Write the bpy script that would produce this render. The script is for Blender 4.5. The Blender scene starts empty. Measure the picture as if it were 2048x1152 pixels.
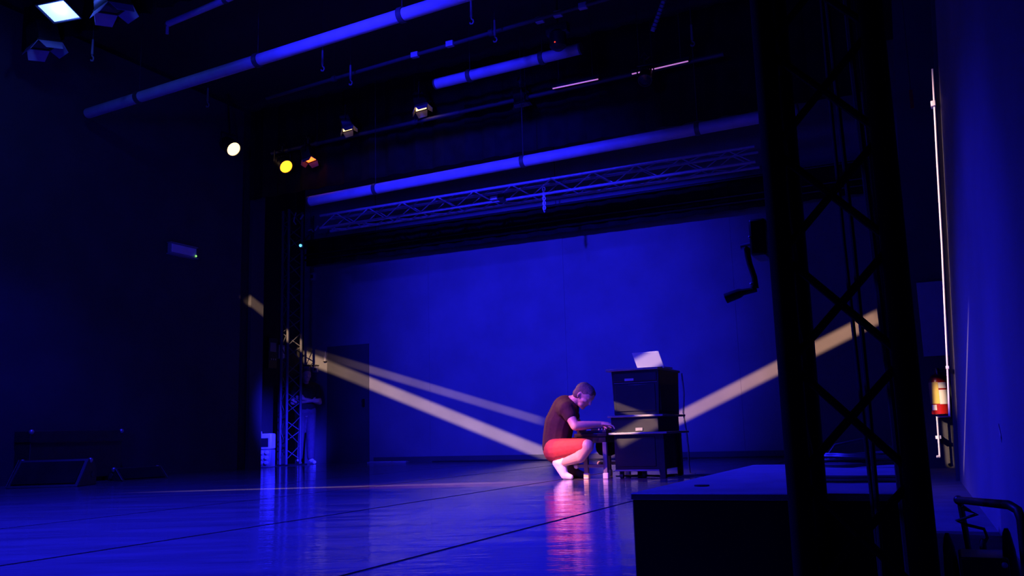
import bpy, bmesh, math, random
from math import pi, sin, cos, atan, radians
from mathutils import Vector, Matrix
random.seed(7)
scene = bpy.context.scene
C = scene.collection

# ------------------------------------------------------------------ camera
F = 1780.0
cam_d = bpy.data.cameras.new('camera'); cam = bpy.data.objects.new('camera', cam_d); C.objects.link(cam)
CH = 0.45
MR = Matrix.Rotation(radians(25.4), 3, 'Z') @ Matrix.Rotation(atan(290/F), 3, 'X') @ Matrix.Rotation(atan(316/10950), 3, 'Y')
cam.matrix_world = Matrix.Translation((0, 0, CH)) @ (MR @ Matrix.Rotation(pi/2, 3, 'X')).to_4x4()
cam_d.sensor_width = 36.0; cam_d.lens = 36.0*F/2048; cam_d.clip_start = 0.02; cam_d.clip_end = 100
scene.camera = cam
scene.view_settings.view_transform = 'Standard'; scene.view_settings.look = 'None'
scene.view_settings.gamma = 1.0; scene.view_settings.exposure = 0.0
scene.view_settings.use_curve_mapping = False

# surveying helpers: a sight line of the photograph met with a real plane of the hall
CP = Vector((0, 0, CH))
def ray(x, y): return MR @ Vector(((x-1024)/F, 1, -(y-576)/F))
def onY(x, y, Y): d = ray(x, y); return CP + d*(Y/d.y)
def onX(x, y, X): d = ray(x, y); return CP + d*(X/d.x)
def onZ(x, y, Z=0.0): d = ray(x, y); return CP + d*((Z-CH)/d.z)

# ------------------------------------------------------------------ world + lights
w = bpy.data.worlds.new('hall_dark'); scene.world = w; w.use_nodes = True
bg = w.node_tree.nodes['Background']; bg.inputs[0].default_value = (0.05, 0.05, 1, 1); bg.inputs[1].default_value = 0.003

BLUE = (0.014, 0.012, 1.0)
def spot(name, loc, aim, energy, color, angle, blend=0.6, radius=0.06):
    l = bpy.data.lights.new(name, 'SPOT'); l.energy = energy; l.color = color
    l.spot_size = radians(angle); l.spot_blend = blend; l.shadow_soft_size = radius
    o = bpy.data.objects.new(name, l); C.objects.link(o); o.location = loc
    o.rotation_euler = (Vector(aim)-Vector(loc)).to_track_quat('-Z', 'Y').to_euler()
    return o
# blue floods of the rig, and one added fill lamp
spot('blue_spot_back_wall', (-4.2, 0.0, 4.6), (-5.9, 13.6, 1.9), 13500, BLUE, 36, 1.0, 0.12)
spot('blue_spot_floor', (-4.6, 2.6, 5.3), (-3.9, 4.0, 0), 7200, BLUE, 95, 1.0, 0.15)
spot('blue_spot_right_wall', (-8.2, 6.1, 5.1), (0.15, 4.95, -0.2), 2600, BLUE, 30, 0.7, 0.08)
spot('blue_spot_rig', (-4.5, 2.2, 5.55), (-6.0, 10.5, 4.45), 2300, BLUE, 36, 1.0, 0.1)
spot('blue_fill', (-2.6, -2.5, 1.9), (-6.5, 12.0, 2.6), 800, BLUE, 75, 1.0, 0.5)  # unseen fill lamp added for the dim bounced blue
spot('blue_spot_corner', (-0.6, 6.5, 5.2), (-10.42, 12.55, 0.6), 46000, BLUE, 9.5, 1.0, 0.08)
spot('blue_flood_left', (-8.35, 5.95, 4.95), (-7.9, 7.0, 0), 900, BLUE, 88, 1.0, 0.1)
spot('blue_spot_player', (-1.6, 0.8, 4.6), (-3.3, 8.1, 0.6), 1000, BLUE, 15, 1.0, 0.1)
# warm and pink spots on the player
spot('pink_spot_player', (-6.6, 3.6, 5.0), (-3.48, 8.05, 0.58), 3400, (1.0, 0.22, 0.45), 9, 1.0, 0.06)
spot('warm_spot_feet', (-6.0, 2.0, 5.12), (-3.18, 8.02, 0.17), 9000, (1.0, 0.33, 0.03), 4.0, 0.8, 0.03)

GOBO = Vector((-6.0, 2.0, 5.12))          # profile lamp with a cut star: thin sheets of warm light
def sheet(name, P, Q, half, energy, color, fade0=0.12, fade1=0.12, soft=0.55, src=GOBO):
    P = Vector(P); Q = Vector(Q); a = (P-src).normalized(); b = (Q-src).normalized()
    z = -(a+b).normalized(); x = (b-a); x = (x - z*x.dot(z)).normalized(); y = z.cross(x)
    half_u = abs(b.dot(x)/b.dot(z)); v = half/((P+Q)/2-src).length
    l = bpy.data.lights.new(name, 'SPOT'); l.energy = energy; l.color = color
    l.spot_size = min(2.8, 2*atan(half_u)*1.12+0.02); l.spot_blend = 0.0; l.shadow_soft_size = 0.004
    l.use_nodes = True; nt = l.node_tree; N = nt.nodes; L = nt.links
    em = [n for n in N if n.type == 'EMISSION'][0]
    tc = N.new('ShaderNodeTexCoord'); sx = N.new('ShaderNodeSeparateXYZ'); L.new(tc.outputs['Normal'], sx.inputs[0])
    def m(op, a_, b_=None):
        n = N.new('ShaderNodeMath'); n.operation = op
        for i, q in enumerate((a_, b_)):
            if q is None: continue
            if isinstance(q, (int, float)): n.inputs[i].default_value = q
            else: L.new(q, n.inputs[i])
        return n.outputs[0]
    def ss(val, e0, e1):
        n = N.new('ShaderNodeMapRange'); n.interpolation_type = 'SMOOTHSTEP'
        L.new(val, n.inputs[0]); n.inputs[1].default_value = e0; n.inputs[2].default_value = e1
        n.inputs[3].default_value = 0; n.inputs[4].default_value = 1
        return n.outputs[0]
    az = m('ABSOLUTE', sx.outputs[2])
    u = m('DIVIDE', sx.outputs[0], az); vv = m('ABSOLUTE', m('DIVIDE', sx.outputs[1], az))
    mv = m('SUBTRACT', 1.0, ss(vv, v*soft, v*(2-soft)))
    L_ = 2*half_u
    m0 = ss(u, -half_u-0.001, -half_u+L_*fade0+0.001); m1 = m('SUBTRACT', 1.0, ss(u, half_u-L_*fade1-0.001, half_u+0.001))
    L.new(m('MULTIPLY', mv, m('MULTIPLY', m0, m1)), em.inputs[1])
    o = bpy.data.objects.new(name, l); C.objects.link(o)
    M = Matrix((x, y, z)).transposed().to_4x4(); M.translation = src; o.matrix_world = M
    return o
YB, XL, XR2 = 13.6, -10.1, -10.9          # back wall, left masking flats, left recess wall
WARM = (1.0, 0.61, 0.36)
sheet('star_ray_left', onX(484, 588, XL), onY(1112, 917, YB), 0.078, 11500, WARM, 0.015, 0.03)
sheet('star_ray_left_faint', onY(600, 697, YB), onY(1100, 847, YB), 0.06, 3200, WARM, 0.3, 0.06)
sheet('star_ray_right', onY(1180, 926, YB), onY(1775, 624, YB), 0.08, 11500, (1.0, 0.52, 0.30), 0.04, 0.04)
sheet('star_ray_floor', onZ(225, 986), onZ(1160, 961), 0.07, 5200, (1.0, 0.60, 0.45), 0.5, 0.2)
sheet('star_ray_floor_halo', onZ(620, 975), onZ(1330, 962), 0.24, 5200, (1.0, 0.20, 0.28), 0.55, 0.3, 0.2)
sheet('star_ray_organ', onY(1232, 885, 8.1), onY(1318, 838, 8.1), 0.05, 16000, WARM, 0.1, 0.1)
sheet('star_ray_organ_upper', onY(1205, 803, 8.12), onY(1312, 842, 8.12), 0.03, 9000, WARM, 0.2, 0.3)
sheet('star_ray_laptop', onY(1205, 748, 8.3), onY(1345, 706, 8.3), 0.05, 4200, (1.0, 0.62, 0.56), 0.2, 0.2)
sheet('star_ray_cable', onY(1864, 120, 7.525), onY(1898, 830, 7.525), 0.02, 9000, (1.0, 0.56, 0.50), 0.2, 0.05)
sheet('star_ray_extinguisher', onY(1878, 748, 9.3), onY(1878, 868, 9.3), 0.10, 11000, (1.0, 0.66, 0.36), 0.25, 0.4)
def on_right_wall(x, y):
    d = ray(x, y); k = 0.19/7.22        # plane X = 0.255 - k (Y-0.4) + 0.05 Z
    t = (0.255+0.4*k+0.05*CH)/(d.x+k*d.y-0.05*d.z); return CP+d*t
sheet('star_ray_corner', on_right_wall(1938, 590), on_right_wall(1927, 950), 0.028, 4000, (1.0, 0.62, 0.50), 0.3, 0.05)

sheet('star_ray_conduit', onY(1869, 826, 9.5), onY(1877, 920, 9.5), 0.025, 9000, (1.0, 0.66, 0.50), 0.1, 0.1)

# ------------------------------------------------------------------ materials
MATS = {}
def mat(name, col, rough=0.5, metal=0.0, noise=0.0, nscale=8.0, bump=0.0, bscale=40.0, spec=0.5, emit=None, estr=0.0, coat=0.0):
    m = bpy.data.materials.new(name); m.use_nodes = True; nt = m.node_tree; N = nt.nodes; L = nt.links
    b = N['Principled BSDF']; b.inputs['Base Color'].default_value = (*col, 1); b.inputs['Roughness'].default_value = rough
    b.inputs['Metallic'].default_value = metal; b.inputs['Specular IOR Level'].default_value = spec
    if coat: b.inputs['Coat Weight'].default_value = coat
    tc = N.new('ShaderNodeTexCoord')
    if noise:
        n = N.new('ShaderNodeTexNoise'); n.inputs['Scale'].default_value = nscale; n.inputs['Detail'].default_value = 4
        L.new(tc.outputs['Object'], n.inputs['Vector'])
        r = N.new('ShaderNodeValToRGB'); r.color_ramp.elements[0].position = 0.3; r.color_ramp.elements[1].position = 0.7
        r.color_ramp.elements[0].color = (*[c*(1-noise) for c in col], 1); r.color_ramp.elements[1].color = (*[min(1, c*(1+noise)) for c in col], 1)
        L.new(n.outputs['Fac'], r.inputs[0]); L.new(r.outputs[0], b.inputs['Base Color'])
    if bump:
        n = N.new('ShaderNodeTexNoise'); n.inputs['Scale'].default_value = bscale; n.inputs['Detail'].default_value = 3
        L.new(tc.outputs['Object'], n.inputs['Vector'])
        bp = N.new('ShaderNodeBump'); bp.inputs['Strength'].default_value = bump; bp.inputs['Distance'].default_value = 0.01
        L.new(n.outputs['Fac'], bp.inputs['Height']); L.new(bp.outputs[0], b.inputs['Normal'])
    if emit:
        b.inputs['Emission Color'].default_value = (*emit, 1); b.inputs['Emission Strength'].default_value = estr
    MATS[name] = m
    return m
mat('wall_paint', (0.20, 0.20, 0.21), 0.75, noise=0.12, nscale=1.6, bump=0.08, bscale=60, spec=0.2)
mat('flat_black', (0.07, 0.07, 0.074), 0.85, noise=0.12, nscale=2.0, spec=0.15)
mat('right_wall', (0.16, 0.16, 0.17), 0.7, noise=0.15, nscale=1.2, bump=0.1, bscale=25, spec=0.2)
mat('ceiling_black', (0.02, 0.02, 0.022), 0.9, noise=0.1)
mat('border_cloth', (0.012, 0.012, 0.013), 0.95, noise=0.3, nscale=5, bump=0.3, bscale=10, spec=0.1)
mat('black_metal', (0.012, 0.012, 0.013), 0.45, metal=0.0, noise=0.2, nscale=20)
mat('truss_black', (0.005, 0.005, 0.0055), 0.75, noise=0.2, nscale=20, spec=0.12)
mat('dark_metal', (0.03, 0.03, 0.033), 0.35, metal=0.5, noise=0.2, nscale=20)
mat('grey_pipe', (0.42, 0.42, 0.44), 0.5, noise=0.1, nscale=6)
mat('matte_floor', (0.10, 0.10, 0.105), 0.8, noise=0.2, nscale=6, spec=0.2)
mat('hook_metal', (0.16, 0.16, 0.165), 0.5, noise=0.1, nscale=15)
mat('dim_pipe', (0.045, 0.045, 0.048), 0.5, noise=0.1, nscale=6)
mat('alu', (0.55, 0.55, 0.57), 0.35, metal=0.7, noise=0.1, nscale=15)
mat('tower_alu', (0.09, 0.09, 0.095), 0.5, metal=0.1, noise=0.1, nscale=15)
mat('white_plastic', (0.85, 0.85, 0.85), 0.4, noise=0.05)
mat('truss_alu', (0.42, 0.42, 0.43), 0.45, metal=0.1, noise=0.1, nscale=15)
mat('grey_plastic', (0.35, 0.35, 0.37), 0.45, noise=0.08)
mat('dark_plastic', (0.03, 0.03, 0.032), 0.4, noise=0.1)
mat('rubber', (0.015, 0.015, 0.015), 0.7, noise=0.1)
mat('skin', (0.62, 0.40, 0.30), 0.5, noise=0.06, nscale=20)
mat('tshirt_maroon', (0.045, 0.012, 0.014), 0.85, noise=0.15, nscale=25, bump=0.3, bscale=30)
mat('tshirt_black', (0.015, 0.015, 0.016), 0.85, noise=0.15, nscale=25)
mat('shorts_red', (0.40, 0.04, 0.04), 0.8, noise=0.1, nscale=25, bump=0.3, bscale=30)
mat('trousers', (0.10, 0.07, 0.10), 0.85, noise=0.15, nscale=20)
mat('sock_white', (0.85, 0.83, 0.82), 0.8, noise=0.05, nscale=30)
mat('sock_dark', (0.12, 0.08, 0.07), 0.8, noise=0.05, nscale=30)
mat('hair', (0.18, 0.13, 0.10), 0.7, noise=0.3, nscale=80, bump=0.5, bscale=150)
mat('organ_black', (0.018, 0.017, 0.017), 0.32, noise=0.25, nscale=6, bump=0.04, bscale=120, coat=0.15)
mat('organ_edge', (0.20, 0.18, 0.18), 0.3, noise=0.2, nscale=8)
mat('ivory', (0.75, 0.72, 0.65), 0.35, noise=0.04)
mat('laptop_alu', (0.70, 0.69, 0.68), 0.35, metal=0.25, noise=0.02)
mat('extinguisher_red', (0.45, 0.012, 0.012), 0.3, noise=0.1, coat=0.3)
mat('label_yellow', (0.85, 0.62, 0.12), 0.5, noise=0.05)
mat('label_white', (0.85, 0.85, 0.85), 0.5, noise=0.03)
mat('brass', (0.55, 0.40, 0.15), 0.3, metal=0.9, noise=0.1)
mat('case_black', (0.02, 0.02, 0.022), 0.5, noise=0.2, nscale=10)
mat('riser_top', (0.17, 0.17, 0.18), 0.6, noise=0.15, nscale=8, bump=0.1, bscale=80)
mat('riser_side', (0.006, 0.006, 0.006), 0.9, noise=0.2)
mat('lens_blue', (0.5, 0.6, 1), 0.3, noise=0.02, emit=(0.22, 0.38, 1.0), estr=2.6)
mat('lens_blue_strong', (0.5, 0.6, 1), 0.3, noise=0.02, emit=(0.06, 0.16, 1.0), estr=14)
mat('lens_blue_dim', (0.5, 0.6, 1), 0.3, noise=0.02, emit=(0.04, 0.04, 1.0), estr=0.7)
mat('lens_red', (1, 0.3, 0.1), 0.3, noise=0.02, emit=(1.0, 0.10, 0.01), estr=5)
mat('lens_warm', (1, 0.9, 0.7), 0.3, noise=0.02, emit=(1.0, 0.60, 0.22), estr=3.5)
mat('lens_amber', (1, 0.6, 0.1), 0.3, noise=0.02, emit=(1.0, 0.33, 0.01), estr=3.2)
mat('lens_off', (0.02, 0.02, 0.025), 0.15, noise=0.02)
mat('led_green', (0.5, 1, 0.4), 0.3, noise=0.02, emit=(0.35, 1.0, 0.15), estr=1.2)
mat('led_cyan', (0.3, 0.7, 1), 0.3, noise=0.02, emit=(0.1, 0.45, 1.0), estr=2.5)
mat('led_red', (1, 0.1, 0.05), 0.3, noise=0.02, emit=(1.0, 0.05, 0.01), estr=1.2)
mat('reflection_pink', (0.9, 0.5, 0.8), 0.3, noise=0.02, emit=(0.85, 0.30, 0.80), estr=0.6)  # glow of the bars that stand in for a pipe reflection
mat('screen_glass', (0.02, 0.02, 0.03), 0.1, noise=0.02)
# sprung floor vinyl: glossy, slightly rippled
def floor_mat():
    m = mat('vinyl', (0.16, 0.16, 0.17), 0.2, spec=0.75); nt = m.node_tree; N = nt.nodes; L = nt.links; b = N['Principled BSDF']
    tc = N.new('ShaderNodeTexCoord'); geo = N.new('ShaderNodeNewGeometry')
    mr_ = N.new('ShaderNodeMapping'); mr_.inputs['Rotation'].default_value = (0, 0, -0.42); L.new(geo.outputs['Position'], mr_.inputs[0])
    mp = N.new('ShaderNodeMapping'); mp.inputs['Scale'].default_value = (0.9, 3.4, 1.0); L.new(mr_.outputs[0], mp.inputs[0])
    n1 = N.new('ShaderNodeTexNoise'); n1.inputs['Scale'].default_value = 1.2; n1.inputs['Detail'].default_value = 5; n1.inputs['Roughness'].default_value = 0.55
    n2 = N.new('ShaderNodeTexNoise'); n2.inputs['Scale'].default_value = 12; n2.inputs['Detail'].default_value = 3
    L.new(mp.outputs[0], n1.inputs['Vector']); L.new(mp.outputs[0], n2.inputs['Vector'])
    ad = N.new('ShaderNodeMath'); ad.operation = 'MULTIPLY_ADD'; L.new(n2.outputs['Fac'], ad.inputs[0]); ad.inputs[1].default_value = 0.14; L.new(n1.outputs['Fac'], ad.inputs[2])
    bp = N.new('ShaderNodeBump'); bp.inputs['Strength'].default_value = 0.5; bp.inputs['Distance'].default_value = 0.014
    L.new(ad.outputs[0], bp.inputs['Height']); L.new(bp.outputs[0], b.inputs['Normal'])
    mr = N.new('ShaderNodeMapRange'); L.new(n1.outputs['Fac'], mr.inputs[0]); mr.inputs[1].default_value = 0.3; mr.inputs[2].default_value = 0.7
    mr.inputs[3].default_value = 0.03; mr.inputs[4].default_value = 0.10; L.new(mr.outputs[0], b.inputs['Roughness'])
    r = N.new('ShaderNodeValToRGB'); r.color_ramp.elements[0].position = 0.3; r.color_ramp.elements[1].position = 0.7
    r.color_ramp.elements[0].color = (0.13, 0.13, 0.14, 1); r.color_ramp.elements[1].color = (0.19, 0.19, 0.20, 1)
    L.new(n1.outputs['Fac'], r.inputs[0]); L.new(r.outputs[0], b.inputs['Base Color'])
floor_mat()

# ------------------------------------------------------------------ mesh helpers
class MB:
    def __init__(s): s.v = []; s.f = []
    def add(s, vs, fs):
        o = len(s.v); s.v += [tuple(p) for p in vs]; s.f += [tuple(i+o for i in f) for f in fs]; return s
    def box(s, a, b, rot=None, piv=None):
        vs = [Vector((x, y, z)) for x in (a[0], b[0]) for y in (a[1], b[1]) for z in (a[2], b[2])]
        if rot is not None:
            pv = Vector(piv) if piv is not None else (Vector(a)+Vector(b))/2
            vs = [rot @ (p-pv)+pv for p in vs]
        return s.add(vs, [(0, 1, 3, 2), (4, 6, 7, 5), (0, 4, 5, 1), (2, 3, 7, 6), (0, 2, 6, 4), (1, 5, 7, 3)])
    def rings(s, cs, cap=True):
        n = len(cs[0]); vs = [p for c in cs for p in c]; fs = []
        for k in range(len(cs)-1):
            for i in range(n):
                j = (i+1) % n; fs.append((k*n+i, k*n+j, (k+1)*n+j, (k+1)*n+i))
        if cap: fs.append(tuple(range(n-1, -1, -1))); fs.append(tuple((len(cs)-1)*n+i for i in range(n)))
        return s.add(vs, fs)
    def tube(s, p0, p1, r, r1=None, n=12): return s.path([p0, p1], [r, r if r1 is None else r1], n)
    def path(s, pts, r, n=10, cap=True):
        pts = [Vector(p) for p in pts]
        if not isinstance(r, (list, tuple)): r = [r]*len(pts)
        cs = []; ref = None
        for i, p in enumerate(pts):
            t = (pts[min(i+1, len(pts)-1)]-pts[max(i-1, 0)]).normalized()
            if ref is None:
                ref = Vector((0, 0, 1)) if abs(t.z) < 0.9 else Vector((1, 0, 0))
            a = (ref-t*ref.dot(t)).normalized(); b = t.cross(a); ref = a
            cs.append([p+(a*cos(2*pi*k/n)+b*sin(2*pi*k/n))*r[i] for k in range(n)])
        return s.rings(cs, cap)
    def lathe(s, prof, n=24, M=None):
        cs = []
        for r, z in prof:
            c = [Vector((r*cos(2*pi*k/n), r*sin(2*pi*k/n), z)) for k in range(n)]
            cs.append([M @ p for p in c] if M is not None else c)
        return s.rings(cs)
    def prism(s, poly, a, b, axis='x'):
        def mk(p, t): return {'x': (t, p[0], p[1]), 'y': (p[0], t, p[1]), 'z': (p[0], p[1], t)}[axis]
        return s.rings([[mk(p, a) for p in poly], [mk(p, b) for p in poly]])
    def sphere(s, c, r, n=14, m=9, sc=(1, 1, 1), M=None):
        c = Vector(c); cs = []
        for i in range(m+1):
            th = pi*(i+0.02*(i == 0)-0.02*(i == m))/m
            ring = []
            for k in range(n):
                q = Vector((sin(th)*cos(2*pi*k/n)*sc[0], sin(th)*sin(2*pi*k/n)*sc[1], cos(th)*sc[2]))*r
                ring.append(c+(M @ q if M is not None else q))
            cs.append(ring)
        return s.rings(cs)
    def cap(s, p0, r0, p1, r1):
        s.sphere(p0, r0); s.sphere(p1, r1)
        if (Vector(p1)-Vector(p0)).length > 1e-4: s.tube(p0, p1, r0, r1, 14)
        return s
    def mesh(s, name):
        me = bpy.data.meshes.new(name); me.from_pydata(s.v, [], s.f)
        bm = bmesh.new(); bm.from_mesh(me); bmesh.ops.recalc_face_normals(bm, faces=bm.faces); bm.to_mesh(me); bm.free()
        for p in me.polygons: p.use_smooth = True
        me.set_sharp_from_angle(angle=0.7)
        return me
    def build(s, name, m, parent=None, bevel=0.0):
        me = s.mesh(name); me.materials.append(MATS[m] if isinstance(m, str) else m)
        o = bpy.data.objects.new(name, me); C.objects.link(o)
        if parent: o.parent = parent
        if bevel:
            b = o.modifiers.new('bevel', 'BEVEL'); b.width = bevel; b.segments = 2; b.limit_method = 'ANGLE'
        return o
def tag(o, label, cat, group=None, kind=None):
    o['label'] = label
    if cat: o['category'] = cat
    if group: o['group'] = group
    if kind: o['kind'] = kind
    return o
def thing(name, label, cat, loc=(0, 0, 0), rz=0.0, group=None):
    o = bpy.data.objects.new(name, None); C.objects.link(o); o.location = loc; o.rotation_euler = (0, 0, rz)
    o.empty_display_size = 0.1
    return tag(o, label, cat, group)
def struct(o, label=None):
    o['kind'] = 'structure'
    if label: o['label'] = label
    return o
def dup(o, parent, loc=None):
    c = o.copy(); C.objects.link(c); c.parent = parent
    if loc is not None: c.location = loc
    return c

# ------------------------------------------------------------------ the hall
floor = struct(MB().box((-11.5, -1.5, -0.2), (1.2, 14.2, -0.004)).build('floor', 'ceiling_black'), 'dark stage floor laid with glossy vinyl strips')
edges = [0.9, -0.36, -1.84, -3.34, -4.84, -6.34, -7.84, -9.34, -11.3]
for a, b in zip(edges[:-1], edges[1:]):
    MB().box((b+0.016, -1.3, -0.0045), (a-0.016, 13.58, 0.0)).build('vinyl_strip', 'vinyl' if a < 0.5 else 'matte_floor', floor)
# back wall with its tall panels
wb = struct(MB().box((-11.3, YB+0.02, -0.2), (1.2, YB+0.3, 6.2)).build('wall_back', 'ceiling_black'), 'blue lit back wall of tall painted panels')
pe = [-11.2, -8.12, -5.5, -2.7, 0.6]
for a, b in zip(pe[:-1], pe[1:]):
    MB().box((a+0.0012, YB, 0.0), (b-0.0012, YB+0.025, 6.0)).build('panel', 'wall_paint', wb)
MB().box((-9.3, YB-0.018, 0.0), (-2.0, YB+0.001, 0.09)).build('skirting', 'flat_black', wb)
# left flats: three masking panels, a dark slot, then the recess
yl = [3.2, 6.55, 11.0]
wl = struct(MB().box((XL-0.3, 2.5, 0.0), (XL-0.06, 11.53, 6.0)).build('wall_left', 'ceiling_black'), 'dark left masking wall of tall flats')
for a, b in zip(yl[:-1], yl[1:]):
    MB().box((XL-0.05, a+0.01, 0.0), (XL, b-0.01, 5.9)).build('flat_panel', 'flat_black', wl)
MB().box((XL-0.06, 11.24, 0.0), (XL, 11.54, 5.9)).build('flat_panel', 'flat_black', wl)
struct(MB().box((XR2-0.2, 11.4, 0.0), (XR2, YB+0.1, 6.0)).build('wall_left_recess', 'ceiling_black'), 'recessed end of the left wall')
# right wall, leaning a little, with the end column and the pier behind
def lean(o):
    for v in o.data.vertices: v.co.x += 0.05*v.co.z
    return o
wr = MB().prism([(0.255, 0.4), (0.065, 7.62), (0.6, 7.62), (0.6, 0.4)], 0.0, 6.0, 'z').build('wall_right', 'right_wall')
struct(lean(wr), 'tall right wall washed with blue light')
column = lean(MB().box((0.038, 7.60, 0.0), (0.5, 7.9, 6.0)).build('wall_column', 'flat_black')); struct(column, 'dark end column of the right wall')
struct(lean(MB().box((-0.32, 9.62, 0.0), (0.9, YB+0.05, 6.0)).build('wall_pier', 'flat_black')), 'dark pier behind the right column')
ceil = struct(MB().box((-11.5, -1.5, 6.0), (1.4, 14.2, 6.2)).build('ceiling', 'ceiling_black'), 'black ceiling above the rig')
# door in the back wall
door = MB().box((-10.34, YB-0.012, 0.0), (-9.40, YB+0.01, 2.15)).build('door_1', 'flat_black'); struct(door, 'dark flush door in the back wall')
MB().box((-9.52, YB-0.07, 1.0), (-9.49, YB-0.01, 1.14)).build('door_handle', 'dark_metal', door)

# ------------------------------------------------------------------ overhead rig
def pipe_obj(name, p, q, r, m, label, cat='pipe', ext=(0, 0), group=None):
    p = Vector(p); q = Vector(q); d = (q-p).normalized(); p = p-d*ext[0]; q = q+d*ext[1]
    t = thing(name, label, cat, p, 0, group)
    MB().tube((0, 0, 0), q-p, r, n=20).build('tube', m, t)
    for e in (Vector((0, 0, 0)), q-p):
        MB().tube(e-d*0.012, e+d*0.012, r*1.06, n=20).build('end_cap', 'dim_pipe', t)
    return t, p, q
def drops(t, p, q, n, top=5.985, r=0.004):
    for k in range(n):
        f = (k+0.5)/n; b = (q-p)*f
        MB().tube(b, (b.x, b.y, top-p.z), r, n=6).build('drop_wire', 'dim_pipe', t)
        MB().tube(b-(q-p).normalized()*0.03, b+(q-p).normalized()*0.03, 0.085 if r > 0.003 else 0.04, n=16).build('pipe_collar', 'dim_pipe', t)
P1, p, q = pipe_obj('batten_pipe', onZ(175, 227, 4.8), onZ(900, 0, 4.8), 0.068, 'grey_pipe', 'thick blue lit pipe crossing the upper left of the picture', ext=(0.0, 2.5)); drops(P1, p, q, 4)
P0, p, q = pipe_obj('batten_pipe', onZ(335, 48, 5.2), onZ(450, 0, 5.2), 0.035, 'grey_pipe', 'thin pipe ending in a clamp at the top left edge', ext=(0, 3)); drops(P0, p, q, 2, r=0.003)
MB().tube((0, 0, 0.02), (0, 0, -0.12), 0.018).build('clamp', 'grey_pipe', P0)
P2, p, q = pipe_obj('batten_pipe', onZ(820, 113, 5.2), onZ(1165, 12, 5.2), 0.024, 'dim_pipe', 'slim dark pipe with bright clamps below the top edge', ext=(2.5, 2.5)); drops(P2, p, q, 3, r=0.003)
for x, y in ((830, 110), (900, 88), (1080, 40), (1116, 28), (1166, 12)):
    c = onZ(x, y, 5.2)-P2.location
    MB().box(c-Vector((0.05, 0.03, 0.035)), c+Vector((0.05, 0.03, 0.035))).build('pipe_clamp', 'grey_pipe', P2, 0.006)
P3, p, q = pipe_obj('batten_pipe', onZ(872, 168, 5.1), onZ(1060, 122, 5.1), 0.07, 'grey_pipe', 'short bright blue lit pipe section above the central lamps', ext=(0, 0.7)); drops(P3, p, q, 2)
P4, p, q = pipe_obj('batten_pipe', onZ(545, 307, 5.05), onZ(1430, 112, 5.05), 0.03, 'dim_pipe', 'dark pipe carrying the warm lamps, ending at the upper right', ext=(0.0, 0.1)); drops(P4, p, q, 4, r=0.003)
P4d = (q-p).normalized()
P5, p, q = pipe_obj('batten_pipe', onY(730, 382, 10.5), onY(1330, 270, 10.5), 0.075, 'grey_pipe', 'thick blue lit pipe hanging before the back wall', ext=(1.0, 1.6)); drops(P5, p, q, 3)
# horizontal lattice truss before the back wall
def truss_beam(name, p, q, hgt, dep, label, m='truss_alu', rc=0.022, rl=0.009, cell=0.32):
    t = thing(name, label, 'truss', p); L = (q-p).length; d = (q-p).normalized()
    sd = Vector((-d.y, d.x, 0)).normalized()*dep; up = Vector((0, 0, hgt))
    cor = [Vector((0, 0, 0)), sd, up, up+sd]
    for c in cor: MB().tube(c, c+d*L, rc, n=10).build('chord', m, t)
    n = int(L/cell)
    for a, b in ((0, 2), (1, 3), (0, 1), (2, 3)):
        for k in range(n):
            s0 = cor[a if k % 2 == 0 else b]+d*(k*cell); s1 = cor[b if k % 2 == 0 else a]+d*((k+1)*cell)
            MB().tube(s0, s1, rl, n=6).build('lacing', m, t)
    return t
tp = onY(640, 462, 11.6); tq = onY(1510, 302, 11.6); tq.z = tp.z = 3.88
truss_beam('lattice_truss', tp, tq, 0.21, 0.28, 'horizontal lattice truss hung across before the back wall')
hb = thing('truss_hoist', 'small hoist bracket and chain on the horizontal truss', 'hoist', onY(1004, 396, 11.55))
MB().box((-0.05, -0.05, -0.04), (0.05, 0.05, 0.06)).build('bracket', 'dark_metal', hb, 0.006)
MB().box((-0.17, -0.06, -0.02), (-0.06, 0.0, 0.03)).build('plate', 'white_plastic', hb, 0.004)
ch = thing('hanging_chain', 'short pale chain dangling below the horizontal truss', 'chain', onY(1088, 397, 11.6))
for k in range(-4, 6):
    ring = [Vector((0.022*cos(a), 0.0, 0.03*sin(a)-0.035*k)) for a in [2*pi*i/12 for i in range(13)]]
    if k % 2: ring = [Vector((0.0, p_.x, p_.z)) for p_ in ring]
    MB().path(ring, 0.007, 6, cap=False).build('chain_link', 'white_plastic', ch)
# black masking cloths, and one cloth band in place of a truss shadow
def border(label, Y, z0, z1, x0, x1, name='masking_or_shade_cloth'):
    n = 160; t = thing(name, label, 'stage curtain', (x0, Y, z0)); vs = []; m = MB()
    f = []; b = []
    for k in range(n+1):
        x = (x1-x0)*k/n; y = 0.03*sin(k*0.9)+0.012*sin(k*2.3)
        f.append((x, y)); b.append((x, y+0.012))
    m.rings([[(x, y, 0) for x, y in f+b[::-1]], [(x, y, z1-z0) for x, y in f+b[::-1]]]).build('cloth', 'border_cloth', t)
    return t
border('upper black masking border hanging behind the warm lamps', 11.05, 0.45+0.355*11.05, 5.9, -10.0, -0.4)
lb = border('black cloth band put in for the truss shadow along the top of the blue wall', 13.28, 0.45+0.243*13.28, 0.45+0.279*13.28, -10.6, -0.4)  # dark cloth put where the truss shadow falls on the wall
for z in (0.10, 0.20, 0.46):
    MB().tube((0, -0.06, z), (10.2, -0.06, z), 0.022, n=10).build('shadow_band_tube', 'black_metal', lb)  # tubes draw the faint lines within the shadow band
for x in (1.5, 5.1, 8.7): MB().tube((x, 0.1, 0.2), (x, 0.1, 5.985-3.677), 0.006, n=6).build('drop_wire', 'black_metal', lb)  # wires added to hang the shadow band cloth
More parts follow.
